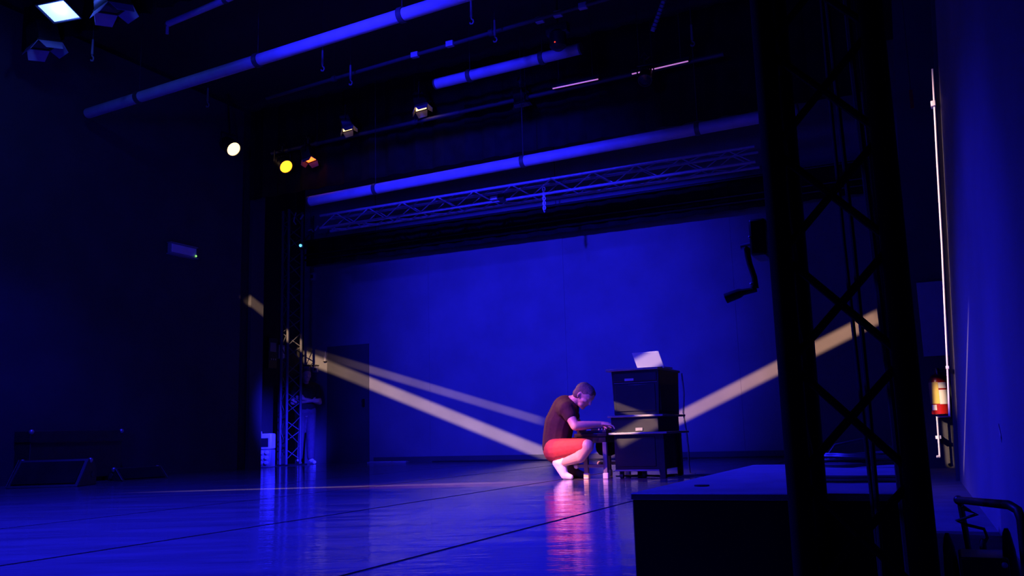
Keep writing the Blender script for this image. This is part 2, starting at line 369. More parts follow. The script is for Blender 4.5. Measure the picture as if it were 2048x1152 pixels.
border('front black masking border high above the stage', 6.9, 5.35, 5.95, -10.0, -3.0)

# hooks dangling on wires from the grid
for k, (x, y, lab) in enumerate(((943, 48, 'right of the thick front pipe'), (990, 84, 'above the short bright pipe section'), (645, 142, 'under the middle of the thick front pipe'),
                                 (701, 170, 'between the front pipe and the warm lamps'), (415, 214, 'above the white lamp at left'), (184, 122, 'below the blue barn door lamp'),
                                 (1385, 92, 'far right of the dark lamp pipe'))):
    p = onZ(x, y, 4.95)
    t = thing('hanging_hook', 'small metal hook on a drop wire '+lab, 'hook', p, 0, 'hooks hanging from the grid')
    MB().tube((0, 0, 0.25), (0, 0, 5.985-p.z), 0.004, n=6).build('drop_wire', 'dim_pipe', t)
    MB().tube((0, 0, 0.08), (0, 0, 0.27), 0.016, 0.012).build('turnbuckle', 'hook_metal', t)
    MB().path([(0.0, 0, 0.09), (0.0, 0, 0.06), (0.02, 0, 0.045), (0.026, 0, 0.02), (0.012, 0, 0.0), (-0.012, 0, 0.003), (-0.02, 0, 0.02)], 0.009, 8).build('hook', 'hook_metal', t)

# stage lamps
def lamp(name, label, p, aim, r, ln, lens, doors=False, square=False, hang=0.0, dm='black_metal', clamp_to=None, group=None):
    """lantern whose lens centre is at p, looking at aim; parts hang from a yoke"""
    t = thing(name, label, 'stage lamp', p, 0, group)
    d = (Vector(aim)-Vector(p)).normalized(); R = d.to_track_quat('Z', 'X').to_matrix()
    up = Vector((0, 0, 1)); sx = d.cross(up).normalized(); sy = sx.cross(d)
    R = Matrix((sx, sy, d)).transposed()
    M4 = R.to_4x4()
    if square:
        m = MB(); w_, h_ = r*1.25, r*0.95
        def sq(k, z): return [R @ Vector(c) for c in ((-w_*k, -h_*k, z), (w_*k, -h_*k, z), (w_*k, h_*k, z), (-w_*k, h_*k, z))]
        m.rings([sq(0.55, -ln), sq(0.9, -ln*0.8), sq(1.0, -0.01), sq(1.0, 0.0)]).build('housing', 'black_metal', t, 0.01)
        m = MB(); m.rings([sq(0.88, 0.002), sq(0.9, 0.006)]).build('lens', lens, t)
        m = MB()
        for a in range(4):
            c0 = Vector(((-1, -1), (1, -1), (1, 1), (-1, 1))[a]+(0,)); c1 = Vector(((1, -1), (1, 1), (-1, 1), (-1, -1))[a]+(0,))
            m.tube(R @ Vector((c0.x*w_, c0.y*h_, 0.008)), R @ Vector((c1.x*w_, c1.y*h_, 0.008)), 0.012, n=6)
        m.build('lens_rim', 'black_metal', t)
    else:
        MB().lathe([(r*0.5, -ln), (r*0.95, -ln*0.85), (r*1.05, -ln*0.3), (r*1.12, -0.01), (r*1.12, 0.012), (r*0.97, 0.012), (r*0.97, -0.004)], 24, M4).build('housing', 'black_metal', t)
        MB().lathe([(r*0.02, 0.010), (r*0.6, 0.006), (r*0.96, 0.0), (r*0.96, -0.004), (0.001, -0.004)], 24, M4).build('lens', lens, t)
        for a in range(5):
            ph = radians(50+20*a); o_ = R @ Vector((cos(ph)*r*1.03, sin(ph)*r*1.03, -ln*0.55))
            MB().box(o_-Vector((0.008, 0.008, 0.008)), o_+Vector((0.008, 0.008, 0.008))).build('vent_fin', 'dark_metal', t)
    # yoke and clamp
    top = (up-d*up.dot(d)).normalized()
    ys = -d*ln*0.45
    yk = [ys+sx*r*1.3, ys+sx*r*1.3+Vector((0, 0, r*1.7)), ys-sx*r*1.3+Vector((0, 0, r*1.7)), ys-sx*r*1.3]
    MB().path(yk, 0.012, 6).build('yoke', 'black_metal', t)
    ct = ys+Vector((0, 0, r*1.7))
    cl = (Vector(clamp_to)-Vector(p)) if clamp_to is not None else ct+Vector((0, 0, max(0.1, hang)))
    MB().tube(ct, cl, 0.016, n=8).build('hanging_bolt', 'black_metal', t)
    MB().path([cl+sx*0.05, cl+Vector((0, 0, 0.06)), cl-sx*0.05, cl-Vector((0, 0, 0.03))], 0.014, 6).build('clamp', 'black_metal', t)
    if doors:
        for a, (ux, uy, wd, ht) in enumerate(((1, 0, r*0.95, r*1.0), (-1, 0, r*0.95, r*1.0), (0, 1, r*1.25, r*0.9), (0, -1, r*1.25, r*0.9))):
            o1 = Vector((ux*r*1.25, uy*r*0.98, 0.02)); ax = Vector((-uy, ux, 0)); out = (Vector((ux, uy, 0))*0.62+Vector((0, 0, 1))*0.78).normalized()
            pts = [o1-ax*wd, o1+ax*wd, o1+ax*wd*0.72+out*ht, o1-ax*wd*0.72+out*ht]
            nrm = ax.cross(out).normalized()*0.004
            MB().rings([[R @ q_ for q_ in pts], [R @ (q_+nrm) for q_ in pts]]).build('barn_door', dm, t)
    return t
V3 = Vector
fl = bpy.data.lights.new('flood_light_glow', 'POINT'); fl.energy = 16; fl.color = (0.05, 0.12, 1.0); fl.shadow_soft_size = 0.05
flo = bpy.data.objects.new('flood_light_glow', fl); C.objects.link(flo); flo.location = onZ(118, 22, 5.2)+V3((0.04, -0.05, -0.09))
lamp('flood_light', 'glowing blue flood light in the top left corner', onZ(118, 22, 5.2), tuple(onZ(118, 22, 5.2)+V3((0.05, -0.30, -0.95))), 0.15, 0.28, 'lens_blue', square=True)
lamp('barn_door_lamp', 'lamp with blue lit barn doors beside the glowing blue flood', onZ(226, 14, 5.2), tuple(onZ(226, 14, 5.2)+V3((0.05, 0.18, -0.97))), 0.14, 0.30, 'lens_off', doors=True, square=True, dm='grey_pipe')
lamp('barn_door_lamp', 'dim barn door lamp below the glowing blue flood', onZ(88, 88, 5.2), tuple(onZ(88, 88, 5.2)+V3((0.05, 0.18, -0.97))), 0.14, 0.30, 'lens_off', doors=True, square=True, dm='grey_pipe')
def onP4(x): 
    a = onZ(512, 316, 5.05); b = onZ(1430, 112, 5.05); f = (x-512)/(1430-512.0); return a+(b-a)*(f*0.9)
lamp('par_lamp', 'round warm white lamp shining above the left flats', onY(467, 298, 10.4), (-3.0, 9.0, 0.2), 0.115, 0.30, 'lens_warm', clamp_to=onY(467, 298, 10.4)+V3((-0.2, 0.05, 1.0)))
lamp('par_lamp', 'round amber lamp shining beside the orange barn doors', onY(572, 333, 10.8), (-3.2, 8.8, 0.2), 0.108, 0.30, 'lens_amber')
for nm, pp_, aim, en, col in (('warm_lamp_beam', onY(467, 298, 10.4), (-3.0, 9.0, 0.2), 1500, (1.0, 0.55, 0.25)),):
    d_ = (V3(aim)-pp_).normalized(); tgt = V3((-3.0, 7.4, 0)) if en > 1000 else V3((-3.2, 8.2, 0.0))
    spot(nm, pp_+d_*0.05, tgt, en, col, 22, 1.0, 0.07)
ob = lamp('barn_door_lamp', 'lamp with orange glowing barn doors right of the amber lamp', onY(619, 318, 10.8), (-7.6, 11.0, 1.0), 0.085, 0.22, 'lens_red', doors=True, square=True, dm='organ_edge')
lamp('barn_door_lamp', 'small warm lit barn door lamp between the orange one and the brighter boxy one', onY(695, 256, 10.55), (-6.6, 11.3, 1.0), 0.085, 0.22, 'lens_warm', doors=True, square=True, dm='organ_edge')
lamp('barn_door_lamp', 'brighter boxy barn door lamp in the middle of the dark pipe', onY(842, 214, 10.6), (-5.4, 11.2, 1.0), 0.095, 0.22, 'lens_warm', doors=True, square=True, dm='organ_edge')
lamp('barn_door_lamp', 'small barn door lamp under the pink reflection bar', onY(1043, 204, 10.7), (-4.7, 12.2, 1.0), 0.07, 0.2, 'lens_off', doors=True, square=True, dm='organ_edge')
lamp('par_lamp', 'dark unlit round lamp at the right of the pink reflection bar', onY(1290, 160, 10.3), (-2.6, 7.0, 0.5), 0.08, 0.25, 'lens_off')
# added glowing bars in place of a pink lamp reflection on the pipe
for (x0, y0, x1, y1, lab) in ((1104, 178, 1200, 158, 'longer glowing bar added as a pink reflection on the dark lamp pipe'), (1262, 149, 1380, 122, 'fainter glowing bar added as a pink reflection near the right end of the dark lamp pipe')):
    a = onY(x0, y0, 10.62); b = onY(x1, y1, 10.62); t = thing('reflection_bar', lab, 'stage lamp', a); d = b-a
    MB().box((0, -0.03, 0.0), (d.length, 0.03, 0.05), Matrix.Rotation(-math.asin(d.z/d.length), 3, 'Y'), (0, 0, 0)).build('housing', 'black_metal', t)  # dark backing of the added reflection bar
    MB().tube((0.02, -0.02, -0.004), d-Vector((0.02, 0.02, 0.004)), 0.010, n=8).build('diffuser', 'reflection_pink', t)
    for f_ in (0.15, 0.85): MB().tube(d*f_+V3((0, 0, 0.04)), d*f_+V3((0, 0, 5.985-(a+d*f_).z)), 0.004, n=6).build('drop_wire', 'dim_pipe', t)  # wires of the added reflection bar
t = thing('moving_light', 'dark fixture with a tiny red indicator among the pipes', 'stage lamp', onZ(1116, 84, 5.0))
MB().lathe([(0.05, -0.1), (0.1, -0.06), (0.1, 0.1), (0.06, 0.14)], 16).build('head', 'black_metal', t)
MB().box((-0.14, -0.05, 0.1), (0.14, 0.05, 0.22)).build('base', 'black_metal', t, 0.01)
MB().tube((0, 0, 0.2), (0, 0, 1.0), 0.015).build('hanging_bolt', 'black_metal', t)
MB().sphere((0.0, -0.1, -0.04), 0.009).build('indicator', 'led_red', t)
t = thing('drop_arm', 'slanting blue lit strut hanging from the ceiling at upper right', 'strut', onY(1305, 62, 9.0))
e = onY(1328, 0, 9.0)-t.location; MB().tube((0, 0, 0), e*1.3, 0.024, n=10).build('tube', 'grey_pipe', t)
for k in range(9): MB().tube(e*(0.1+0.12*k), e*(0.13+0.12*k), 0.032, n=10).build('coil_ring', 'dim_pipe', t)

# ------------------------------------------------------------------ people
def skin_mesh(name, caps, m, parent=None, voxel=0.007, smooth=6, extra=None, cut=None):
    mb = MB()
    for c in caps:
        if len(c) == 4: mb.cap(*c)
        else: mb.sphere(c[0], c[1], sc=c[2] if len(c) > 2 else (1, 1, 1))
    o = mb.build(name, m, None)
    md = o.modifiers.new('remesh', 'REMESH'); md.mode = 'VOXEL'; md.voxel_size = voxel; md.use_smooth_shade = True
    sm = o.modifiers.new('smooth', 'SMOOTH'); sm.factor = 0.5; sm.iterations = smooth
    dg = bpy.context.evaluated_depsgraph_get(); me = bpy.data.meshes.new_from_object(o.evaluated_get(dg))
    o.modifiers.clear(); old = o.data; o.data = me; bpy.data.meshes.remove(old); me.name = name
    if not me.materials: me.materials.append(MATS[m])
    if cut:
        bm = bmesh.new(); bm.from_mesh(me)
        for co, no in cut:
            bmesh.ops.bisect_plane(bm, geom=bm.verts[:]+bm.edges[:]+bm.faces[:], plane_co=co, plane_no=no, clear_outer=True)
            ed = [e for e in bm.edges if e.is_boundary]
            if ed: bmesh.ops.holes_fill(bm, edges=ed)
        bm.to_mesh(me); bm.free()
    for p in me.polygons: p.use_smooth = True
    if parent: o.parent = parent
    return o
def hand(palm, fdir, side, down, s=1.0, curl=0.55):
    """palm centre, finger direction, direction towards the thumb, palm normal (down); returns capsules"""
    f = Vector(fdir).normalized(); sd = Vector(side); sd = (sd-f*sd.dot(f)).normalized(); dn = Vector(down); dn = (dn-f*dn.dot(f)).normalized()
    p = Vector(palm); out = []
    for k in range(4):
        off = sd*(0.030-0.020*k)*s
        out.append((p-f*0.035*s+off*0.7, 0.014*s, p+f*0.03*s+off, 0.012*s))
        ln = (0.036, 0.042, 0.039, 0.030)[k]*s
        a = p+f*0.036*s+off; d1 = (f*cos(curl*0.5)+dn*sin(curl*0.5)); b = a+d1*ln
        d2 = (f*cos(curl*1.6)+dn*sin(curl*1.6)); c = b+d2*ln*0.65; d3 = (f*cos(curl*2.4)+dn*sin(curl*2.4)); e_ = c+d3*ln*0.5
        out += [(a, 0.0092*s, b, 0.0085*s), (b, 0.0085*s, c, 0.008*s), (c, 0.008*s, e_, 0.007*s)]
    a = p-f*0.03*s+sd*0.028*s; b = a+(sd*0.75+f*0.6+dn*0.25)*0.036*s; c = b+(f*0.9+sd*0.2+dn*0.4)*0.03*s
    out += [(a, 0.013*s, b, 0.0105*s), (b, 0.0105*s, c, 0.0085*s)]
    return out
def head_caps(c, fwd, upv, s=1.0):
    f = Vector(fwd).normalized(); u = Vector(upv); u = (u-f*u.dot(f)).normalized(); r = f.cross(u)
    c = Vector(c); P = lambda x, y, z: c+f*x*s+r*y*s+u*z*s
    caps = [(P(-0.018, 0, 0.025), 0.088*s, P(0.018, 0, 0.03), 0.082*s), (P(0.03, 0, -0.03), 0.068*s, P(0.035, 0, -0.075), 0.046*s),
            (P(0.068, 0, -0.10), 0.022*s, P(0.045, 0.03, -0.08), 0.026*s), (P(0.068, 0, -0.10), 0.022*s, P(0.045, -0.03, -0.08), 0.026*s),
            (P(0.092, 0, 0.012), 0.012*s, P(0.110, 0, -0.025), 0.013*s), (P(0.085, 0.018, -0.03), 0.012*s, P(0.085, -0.018, -0.03), 0.012*s),
            (P(0.078, -0.042, 0.022), 0.014*s, P(0.078, 0.042, 0.022), 0.014*s),
            (P(0.082, -0.02, -0.062), 0.009*s, P(0.082, 0.02, -0.062), 0.009*s),
            (P(0.07, -0.045, -0.02), 0.018*s, P(0.05, -0.055, -0.03), 0.02*s), (P(0.07, 0.045, -0.02), 0.018*s, P(0.05, 0.055, -0.03), 0.02*s)]
    for sg in (-1, 1):
        caps += [(P(-0.012, 0.084*sg, 0.012), 0.011*s, P(-0.018, 0.090*sg, -0.012), 0.012*s), (P(-0.018, 0.090*sg, -0.012), 0.012*s, P(-0.008, 0.082*sg, -0.035), 0.009*s)]
    return caps, P

# the crouching player, right side towards us
def mp(x, y, dy): return onY(x, y, 8.17+dy)
V = Vector
feet_n = [mp(1111, 927, -.12), V((0, 0, 0)), V((0, 0, 0))]
hipn, hipf = mp(1113, 900, -.085), mp(1115, 899, .085)
knn, knf = mp(1175, 892, -.26), mp(1176, 887, .26)
ann = mp(1124, 926, -.15); calf = mp(1160, 913, -.24); anf = mp(1141, 936, .17)
balln = mp(1130, 952, -.14); balln.z = 0.036; toen = mp(1142, 955, -.15); toen.z = 0.022
heeln = mp(1112, 926, -.13)
heelf = mp(1137, 946, .17); heelf.z = 0.045; ballf = mp(1160, 953, .2); ballf.z = 0.03; toef = mp(1173, 955, .21); toef.z = 0.02
pel, wai, che, upc = mp(1114, 899, 0), mp(1114, 876, 0), mp(1119, 847, 0), mp(1131, 818, 0)
shn, shf = mp(1133, 818, -.175), mp(1139, 815, .175)
eln, elf = mp(1150, 852, -.24), mp(1158, 856, .24)
wrn, wrf = mp(1203, 848, -.05), mp(1203, 852, .22)
nk0, nk1 = mp(1142, 805, 0), mp(1158, 796, 0)
hc = mp(1168, 791, 0)
hf = V((0.74, -0.10, -0.66)); hu = V((0.66, 0, 0.74))
hcaps, HP = head_caps(hc, hf, hu, 0.96)
body = hcaps+[(nk0, 0.062, nk1, 0.056), (upc, 0.105, nk0, 0.07), (shn, 0.06, upc, 0.11), (shf, 0.06, upc, 0.11), (upc, 0.12, che, 0.13), (che, 0.13, wai, 0.12), (wai, 0.12, pel, 0.125),
    (pel, 0.125, hipn, 0.105), (pel, 0.125, hipf, 0.105), (hipn, 0.10, knn, 0.062), (hipf, 0.10, knf, 0.062),
    (knn, 0.060, calf, 0.060), (calf, 0.060, ann, 0.036), (knf, 0.058, knf.lerp(anf, .35), 0.060), (knf.lerp(anf, .35), 0.060, anf, 0.036),
    (ann, 0.036, heeln, 0.03), (heeln, 0.03, balln, 0.036), (ann, 0.034, balln, 0.03), (balln, 0.034, toen, 0.02),
    (anf, 0.036, heelf, 0.034), (anf, 0.034, ballf, 0.026), (heelf, 0.032, ballf, 0.032), (ballf, 0.03, toef, 0.02),
    (shn, 0.055, eln, 0.043), (eln, 0.042, eln.lerp(wrn, .3), 0.042), (eln.lerp(wrn, .3), 0.042, wrn, 0.026),
    (shf, 0.055, elf, 0.043), (elf, 0.042, elf.lerp(wrf, .3), 0.042), (elf.lerp(wrf, .3), 0.042, wrf, 0.026)]
hn = wrn+V((0.062, 0.0, -0.004)); hfr = wrf+V((0.062, 0.0, -0.004))
body += [(wrn, 0.026, hn, 0.022)]+hand(hn, (1, 0.05, -0.15), (0.2, 1, 0), (0, 0, -1))
body += [(wrf, 0.026, hfr, 0.022)]+hand(hfr, (1, -0.05, -0.15), (0.2, -1, 0), (0, 0, -1))
man = skin_mesh('person', body, 'skin', voxel=0.0062, smooth=4)
tag(man, 'person crouching at the keyboard in dark t-shirt, red shorts and white socks', 'person')
def far(a, b, t): return a.lerp(b, t)
sl = 0.42
skin_mesh('t_shirt', [(nk0+V((-0.02, 0, -0.02)), 0.085, upc, 0.135), (shn, 0.078, upc, 0.128), (shf, 0.078, upc, 0.128), (upc, 0.137, che, 0.148), (che, 0.148, wai, 0.142), (wai, 0.142, far(wai, pel, .75), 0.146),
    (shn, 0.074, far(shn, eln, sl), 0.064), (shf, 0.074, far(shf, elf, sl), 0.064)], 'tshirt_maroon', man, 0.008, 5,
    cut=[(far(shn, eln, sl), (eln-shn).normalized()), (far(nk0, nk1, 0.1), (nk1-nk0).normalized()*0.9+V((0.1, 0, 0.35)))] if False else None)
skin_mesh('shorts', [(far(wai, pel, .8), 0.136, pel, 0.140), (pel, 0.140, hipn, 0.122), (pel, 0.140, hipf, 0.122), (hipn, 0.112, far(hipn, knn, .90), 0.074), (hipf, 0.112, far(hipf, knf, .90), 0.074)], 'shorts_red', man, 0.008, 5)
for nm, an, hl, bl, te, kn in (('sock', ann, heeln, balln, toen, knn), ('sock', anf, heelf, ballf, toef, knf)):
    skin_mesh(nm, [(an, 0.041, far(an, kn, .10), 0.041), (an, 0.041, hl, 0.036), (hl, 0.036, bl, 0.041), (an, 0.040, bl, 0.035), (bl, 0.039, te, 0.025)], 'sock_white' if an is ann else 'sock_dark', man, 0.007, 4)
skin_mesh('hair', [(HP(-0.030, 0, 0.034), 0.088, HP(0.006, 0, 0.044), 0.082), (HP(-0.05, 0.03, -0.02), 0.055, HP(-0.05, -0.03, -0.02), 0.055), (HP(0.05, 0.03, 0.066), 0.034, HP(0.05, -0.03, 0.066), 0.034)], 'hair', man, 0.006, 3)

# the standing person by the tower
t0 = onY(610, 928, 13.12); t0.z = 0.0; sx0 = V((cos(radians(-35)), sin(radians(-35)), 0)); sy0 = V((-sx0.y, sx0.x, 0))
def sp(f, l, z): return t0+sx0*f+sy0*l+V((0, 0, z))
hc2, HP2 = head_caps(sp(0.03, 0, 1.60), sx0+V((0, 0, -0.12)), (0, 0, 1), 0.98)
b2 = hc2+[(sp(-0.01, 0, 1.42), 0.055, sp(0.01, 0, 1.53), 0.052), (sp(-0.02, 0.17, 1.40), 0.06, sp(-0.02, -0.17, 1.40), 0.06), (sp(-0.01, 0.07, 1.32), 0.115, sp(-0.01, -0.07, 1.32), 0.115),
    (sp(0, 0.05, 1.25), 0.115, sp(0, 0.05, 1.0), 0.11), (sp(0, -0.05, 1.25), 0.115, sp(0, -0.05, 1.0), 0.11), (sp(0, 0.07, 0.93), 0.115, sp(0, -0.07, 0.93), 0.115)]
for s_ in (-1, 1):
    fx = 0.02 if s_ > 0 else -0.06
    b2 += [(sp(0, 0.09*s_, 0.9), 0.085, sp(0.01+fx/2, 0.095*s_, 0.49), 0.055), (sp(0.01+fx/2, 0.095*s_, 0.49), 0.055, sp(-0.02+fx/2, 0.095*s_, 0.35), 0.058), (sp(-0.02+fx/2, 0.095*s_, 0.35), 0.055, sp(fx, 0.10*s_, 0.09), 0.038),
           (sp(fx-0.04, 0.10*s_, 0.045), 0.035, sp(fx+0.14, 0.12*s_, 0.032), 0.028), (sp(-0.02, 0.2*s_, 1.39), 0.052, sp(0.04, 0.25*s_, 1.10), 0.043)]
wl_, wr_ = sp(0.165, -0.07, 1.16), sp(0.185, 0.07, 1.13)
b2 += [(sp(0.04, 0.25, 1.10), 0.042, wl_, 0.03), (sp(0.04, -0.25, 1.10), 0.042, wr_, 0.03)]+hand(wl_+V((0, 0, 0.02))-sy0*0.05, -sy0+sx0*0.1+V((0, 0, 0.2)), (0, 0, 1), -sx0)+hand(wr_+sy0*0.05, sy0+sx0*0.1, (0, 0, 1), -sx0)
man2 = skin_mesh('person', b2, 'skin', voxel=0.009, smooth=4)
tag(man2, 'person standing with folded arms in dark clothes and pale shoes beside the lattice tower', 'person')
skin_mesh('t_shirt', [(sp(-0.02, 0.17, 1.40), 0.075, sp(-0.02, -0.17, 1.40), 0.075), (sp(-0.01, 0.07, 1.32), 0.132, sp(-0.01, -0.07, 1.32), 0.132), (sp(0, 0.05, 1.25), 0.133, sp(0, 0.05, 1.0), 0.13), (sp(0, -0.05, 1.25), 0.133, sp(0, -0.05, 1.0), 0.13),
    (sp(-0.02, 0.2, 1.39), 0.068, sp(0.02, 0.235, 1.21), 0.06), (sp(-0.02, -0.2, 1.39), 0.068, sp(0.02, -0.235, 1.21), 0.06)], 'tshirt_black', man2, 0.011, 4)
tr = [(sp(0, 0.07, 0.95), 0.128, sp(0, -0.07, 0.95), 0.128)]
for s_ in (-1, 1):
    fx = 0.02 if s_ > 0 else -0.06
    tr += [(sp(0, 0.09*s_, 0.9), 0.105, sp(0.01+fx/2, 0.095*s_, 0.49), 0.082), (sp(0.01+fx/2, 0.095*s_, 0.49), 0.082, sp(fx, 0.10*s_, 0.13), 0.07)]
    skin_mesh('shoe', [(sp(fx-0.05, 0.10*s_, 0.045), 0.043, sp(fx+0.15, 0.12*s_, 0.035), 0.034), (sp(fx-0.02, 0.10*s_, 0.08), 0.046, sp(fx+0.05, 0.11*s_, 0.055), 0.042)], 'sock_white', man2, 0.009, 3)
skin_mesh('trousers', tr, 'trousers', man2, 0.011, 4)
skin_mesh('hair', [(HP2(-0.028, 0, 0.036), 0.088, HP2(0.004, 0, 0.048), 0.082), (HP2(-0.05, 0.03, -0.02), 0.056, HP2(-0.05, -0.03, -0.02), 0.056)], 'hair', man2, 0.008, 3)

# ------------------------------------------------------------------ organ, keyboard table, laptop
og = thing('organ_console', 'tall black organ cabinet on legs with two projecting ledges', 'organ', (-2.62, 8.10, 0))
x0, x1, dp = -0.205, 0.235, 0.74
up_ = MB().prism([(x0+0.01, 0.585), (x1+0.005, 0.585), (x1+0.02, 1.0), (x0-0.005, 1.0)], 0.02, dp-0.02, 'y').build('upper_case', 'organ_black', og, 0.004)
MB().box((x0+0.02, 0.012, 0.885), (x1, 0.022, 0.889)).build('lid_seam', 'organ_edge', up_)
MB().box((x0+0.03, 0.010, 0.62), (x1-0.02, 0.021, 0.87)).build('front_panel', 'organ_black', up_, 0.004)
MB().box((x0+0.02, 0.008, 0.90), (x1-0.0, 0.021, 0.985)).build('fallboard', 'organ_black', up_, 0.004)
MB().box((-0.075, 0.0, 0.905), (0.015, 0.009, 0.928)).build('name_plate', 'grey_plastic', up_, 0.002)
MB().box((x1+0.005, 0.06, 0.62), (x1+0.018, dp-0.06, 0.94)).build('side_panel', 'organ_black', up_, 0.004)
MB().box((x0-0.045, -0.03, 1.0), (x1+0.03, dp+0.01, 1.022)).build('top_board', 'organ_edge', og, 0.005)
MB().box((x0-0.045, -0.04, 0.565), (x1+0.055, dp+0.03, 0.585)).build('upper_ledge', 'organ_edge', og, 0.005)
MB().box((x0-0.02, -0.01, 0.425), (x1+0.0, dp-0.03, 0.565)).build('key_slip_case', 'organ_black', og, 0.004)
MB().box((0.015, -0.018, 0.437), (0.085, -0.009, 0.465)).build('switch_plate', 'organ_edge', og, 0.002)
MB().box((x0-0.035, -0.06, 0.405), (x1+0.09, dp+0.0, 0.425)).build('lower_ledge', 'organ_edge', og, 0.005)
lo = MB().box((x0+0.0, 0.0, 0.075), (x1-0.01, dp-0.04, 0.405)).build('lower_case', 'organ_black', og, 0.004)
MB().box((x0+0.03, -0.010, 0.11), (x1-0.04, 0.002, 0.385)).build('knee_panel', 'organ_black', lo, 0.004)
MB().box((x0+0.0, -0.02, 0.068), (x1-0.01, 0.0, 0.082)).build('plinth_rail', 'organ_edge', lo, 0.003)
for x, y, s_ in ((x1+0.02, 0.02, 0.035), (x1+0.0, dp-0.06, 0.03), (x0+0.03, dp-0.06, 0.03)):
    MB().box((x-s_, y-0.02, 0.0), (x+s_*0.6, y+0.035, 0.41)).build('leg', 'organ_black', og, 0.004)
for x, y in ((x0+0.05, 0.04), (x0+0.25, 0.10)):
    cs = MB().tube((x-0.015, y, 0.028), (x+0.015, y, 0.028), 0.028, n=16).build('caster', 'rubber', og)
    MB().box((x-0.02, y-0.012, 0.028), (x+0.02, y+0.012, 0.08)).build('caster_fork', 'dark_metal', cs)
for k, (x, y, col) in enumerate(((x1+0.035, dp+0.035, 'white_plastic'), (x1+0.04, dp+0.05, 'rubber'))):
    MB().path([(x, y, 1.0), (x+0.01, y+0.01, 0.8), (x-0.005, y, 0.6), (x+0.01, y+0.02, 0.4), (x+0.025, y, 0.25), (x+0.02, y, 0.1), (x+0.04, y-0.05, 0.008), (x+0.1, y-0.1, 0.008)], 0.0035, 8).build('cord', col, og)

kt = thing('keyboard_table', 'small dark table with H-shaped legs left of the organ cabinet', 'table', (-3.05, 8.16, 0))
MB().box((-0.165, -0.10, 0.395), (0.165, 0.62, 0.425)).build('table_top', 'organ_black', kt, 0.004)
MB().box((-0.145, -0.085, 0.335), (0.15, 0.60, 0.395)).build('apron', 'organ_black', kt, 0.003)
for x in (-0.06, 0.135):
    for y in (-0.07, 0.57):
        lg = MB().box((x-0.02, y-0.02, 0.0), (x+0.02, y+0.02, 0.34)).build('leg', 'organ_edge', kt, 0.004)
        MB().box((x-0.026, y-0.026, 0.0), (x+0.026, y+0.026, 0.055)).build('lit_leg_foot', 'ivory', lg, 0.006)  # ivory colour paints the lit bottom of the leg
for y in (-0.07, 0.57):
    st = MB().box((-0.15, y-0.014, 0.105), (0.12, y+0.014, 0.135)).build('stretcher', 'organ_edge', kt, 0.004)
    MB().sphere((-0.165, y, 0.118), 0.024).build('end_cap', 'ivory', st)
kb = thing('keyboard', 'slim electric keyboard lying on the small dark table', 'keyboard', (-3.05, 8.10, 0.426))
MB().box((-0.15, 0.0, 0.0), (0.15, 0.62, 0.028)).build('case', 'dark_plastic', kb, 0.005)
wk = MB().box((-0.14, 0.0, 0.028), (-0.01, 0.0215, 0.037)).mesh('white_key'); wk.materials.append(MATS['ivory'])
bk = MB().box((-0.09, -0.005, 0.037), (-0.01, 0.006, 0.047)).mesh('black_key'); bk.materials.append(MATS['dark_plastic'])
for k in range(25):
    o = bpy.data.objects.new('white_key', wk); C.objects.link(o); o.parent = kb; o.location = (0, 0.02+k*0.0228, 0)
    if k % 7 in (0, 1, 3, 4, 5):
        o = bpy.data.objects.new('black_key', bk); C.objects.link(o); o.parent = kb; o.location = (0, 0.02+(k+1)*0.0228, 0)
for k in range(6): MB().lathe([(0.009, 0.028), (0.008, 0.042), (0.002, 0.043)], 12, Matrix.Translation((0.05, 0.08+0.08*k, 0))).build('knob', 'grey_plastic', kb)
bag = thing('cloth_bag', 'dark cloth bag sagging under the small table', 'bag', (-2.99, 8.36, 0.335))
MB().rings([[(0.10*a*cos(t_), 0.16*a*sin(t_), z) for t_ in [2*pi*i/20 for i in range(20)]] for a, z in ((1.0, 0.0), (1.04, -0.04), (0.98, -0.08), (0.75, -0.115), (0.35, -0.13))]).build('pouch', 'border_cloth', bag)
for s_ in (-1, 1): MB().path([(0.0, 0.1*s_, -0.02), (0.02, 0.11*s_, 0.0), (0.0, 0.12*s_, -0.02)], 0.006).build('strap', 'border_cloth', bag)

lp = thing('laptop', 'open silver laptop on top of the organ cabinet', 'laptop', (-2.50, 8.33, 1.0225), radians(-8))
MB().box((-0.14, 0.0, 0.0), (0.14, 0.20, 0.014)).build('base', 'laptop_alu', lp, 0.004)
RL = Matrix.Rotation(radians(-14), 3, 'Y') @ Matrix.Rotation(radians(12), 3, 'X')
ld = MB().box((-0.14, -0.004, 0.0), (0.14, 0.004, 0.155), Matrix.Rotation(radians(14), 3, 'X') @ Matrix(((1, 0, -0.22), (0, 1, 0), (0, 0, 1))), (0, 0, 0.0)).build('lid', 'laptop_alu', lp, 0.003)
ld.location.z = 0.012
MB().tube((-0.12, 0.0, 0.012), (0.12, 0.0, 0.012), 0.007, n=10).build('hinge', 'dark_plastic', lp)
kbm = MB()
MB().box((-0.12, 0.03, 0.014), (0.12, 0.12, 0.0155)).build('keys', 'dark_plastic', lp)
pp = thing('paper_sheet', 'flat pale sheet on the left of the organ top', 'paper', (-2.78, 8.12, 1.0225), 0.1)
MB().box((-0.06, 0.0, 0.0), (0.05, 0.10, 0.003)).build('page', 'label_white', pp)
cab = thing('floor_cables', 'tangle of dark cables on the floor under the organ', 'cable', (-2.6, 8.2, 0))
for k in range(4):
    pts = [((-0.25+0.16*i+random.uniform(-.05, .05)), random.uniform(-.02, .3), 0.008+0.012*random.random()) for i in range(7)]
    MB().path(pts, 0.006, 6).build('cable_run', 'rubber', cab)

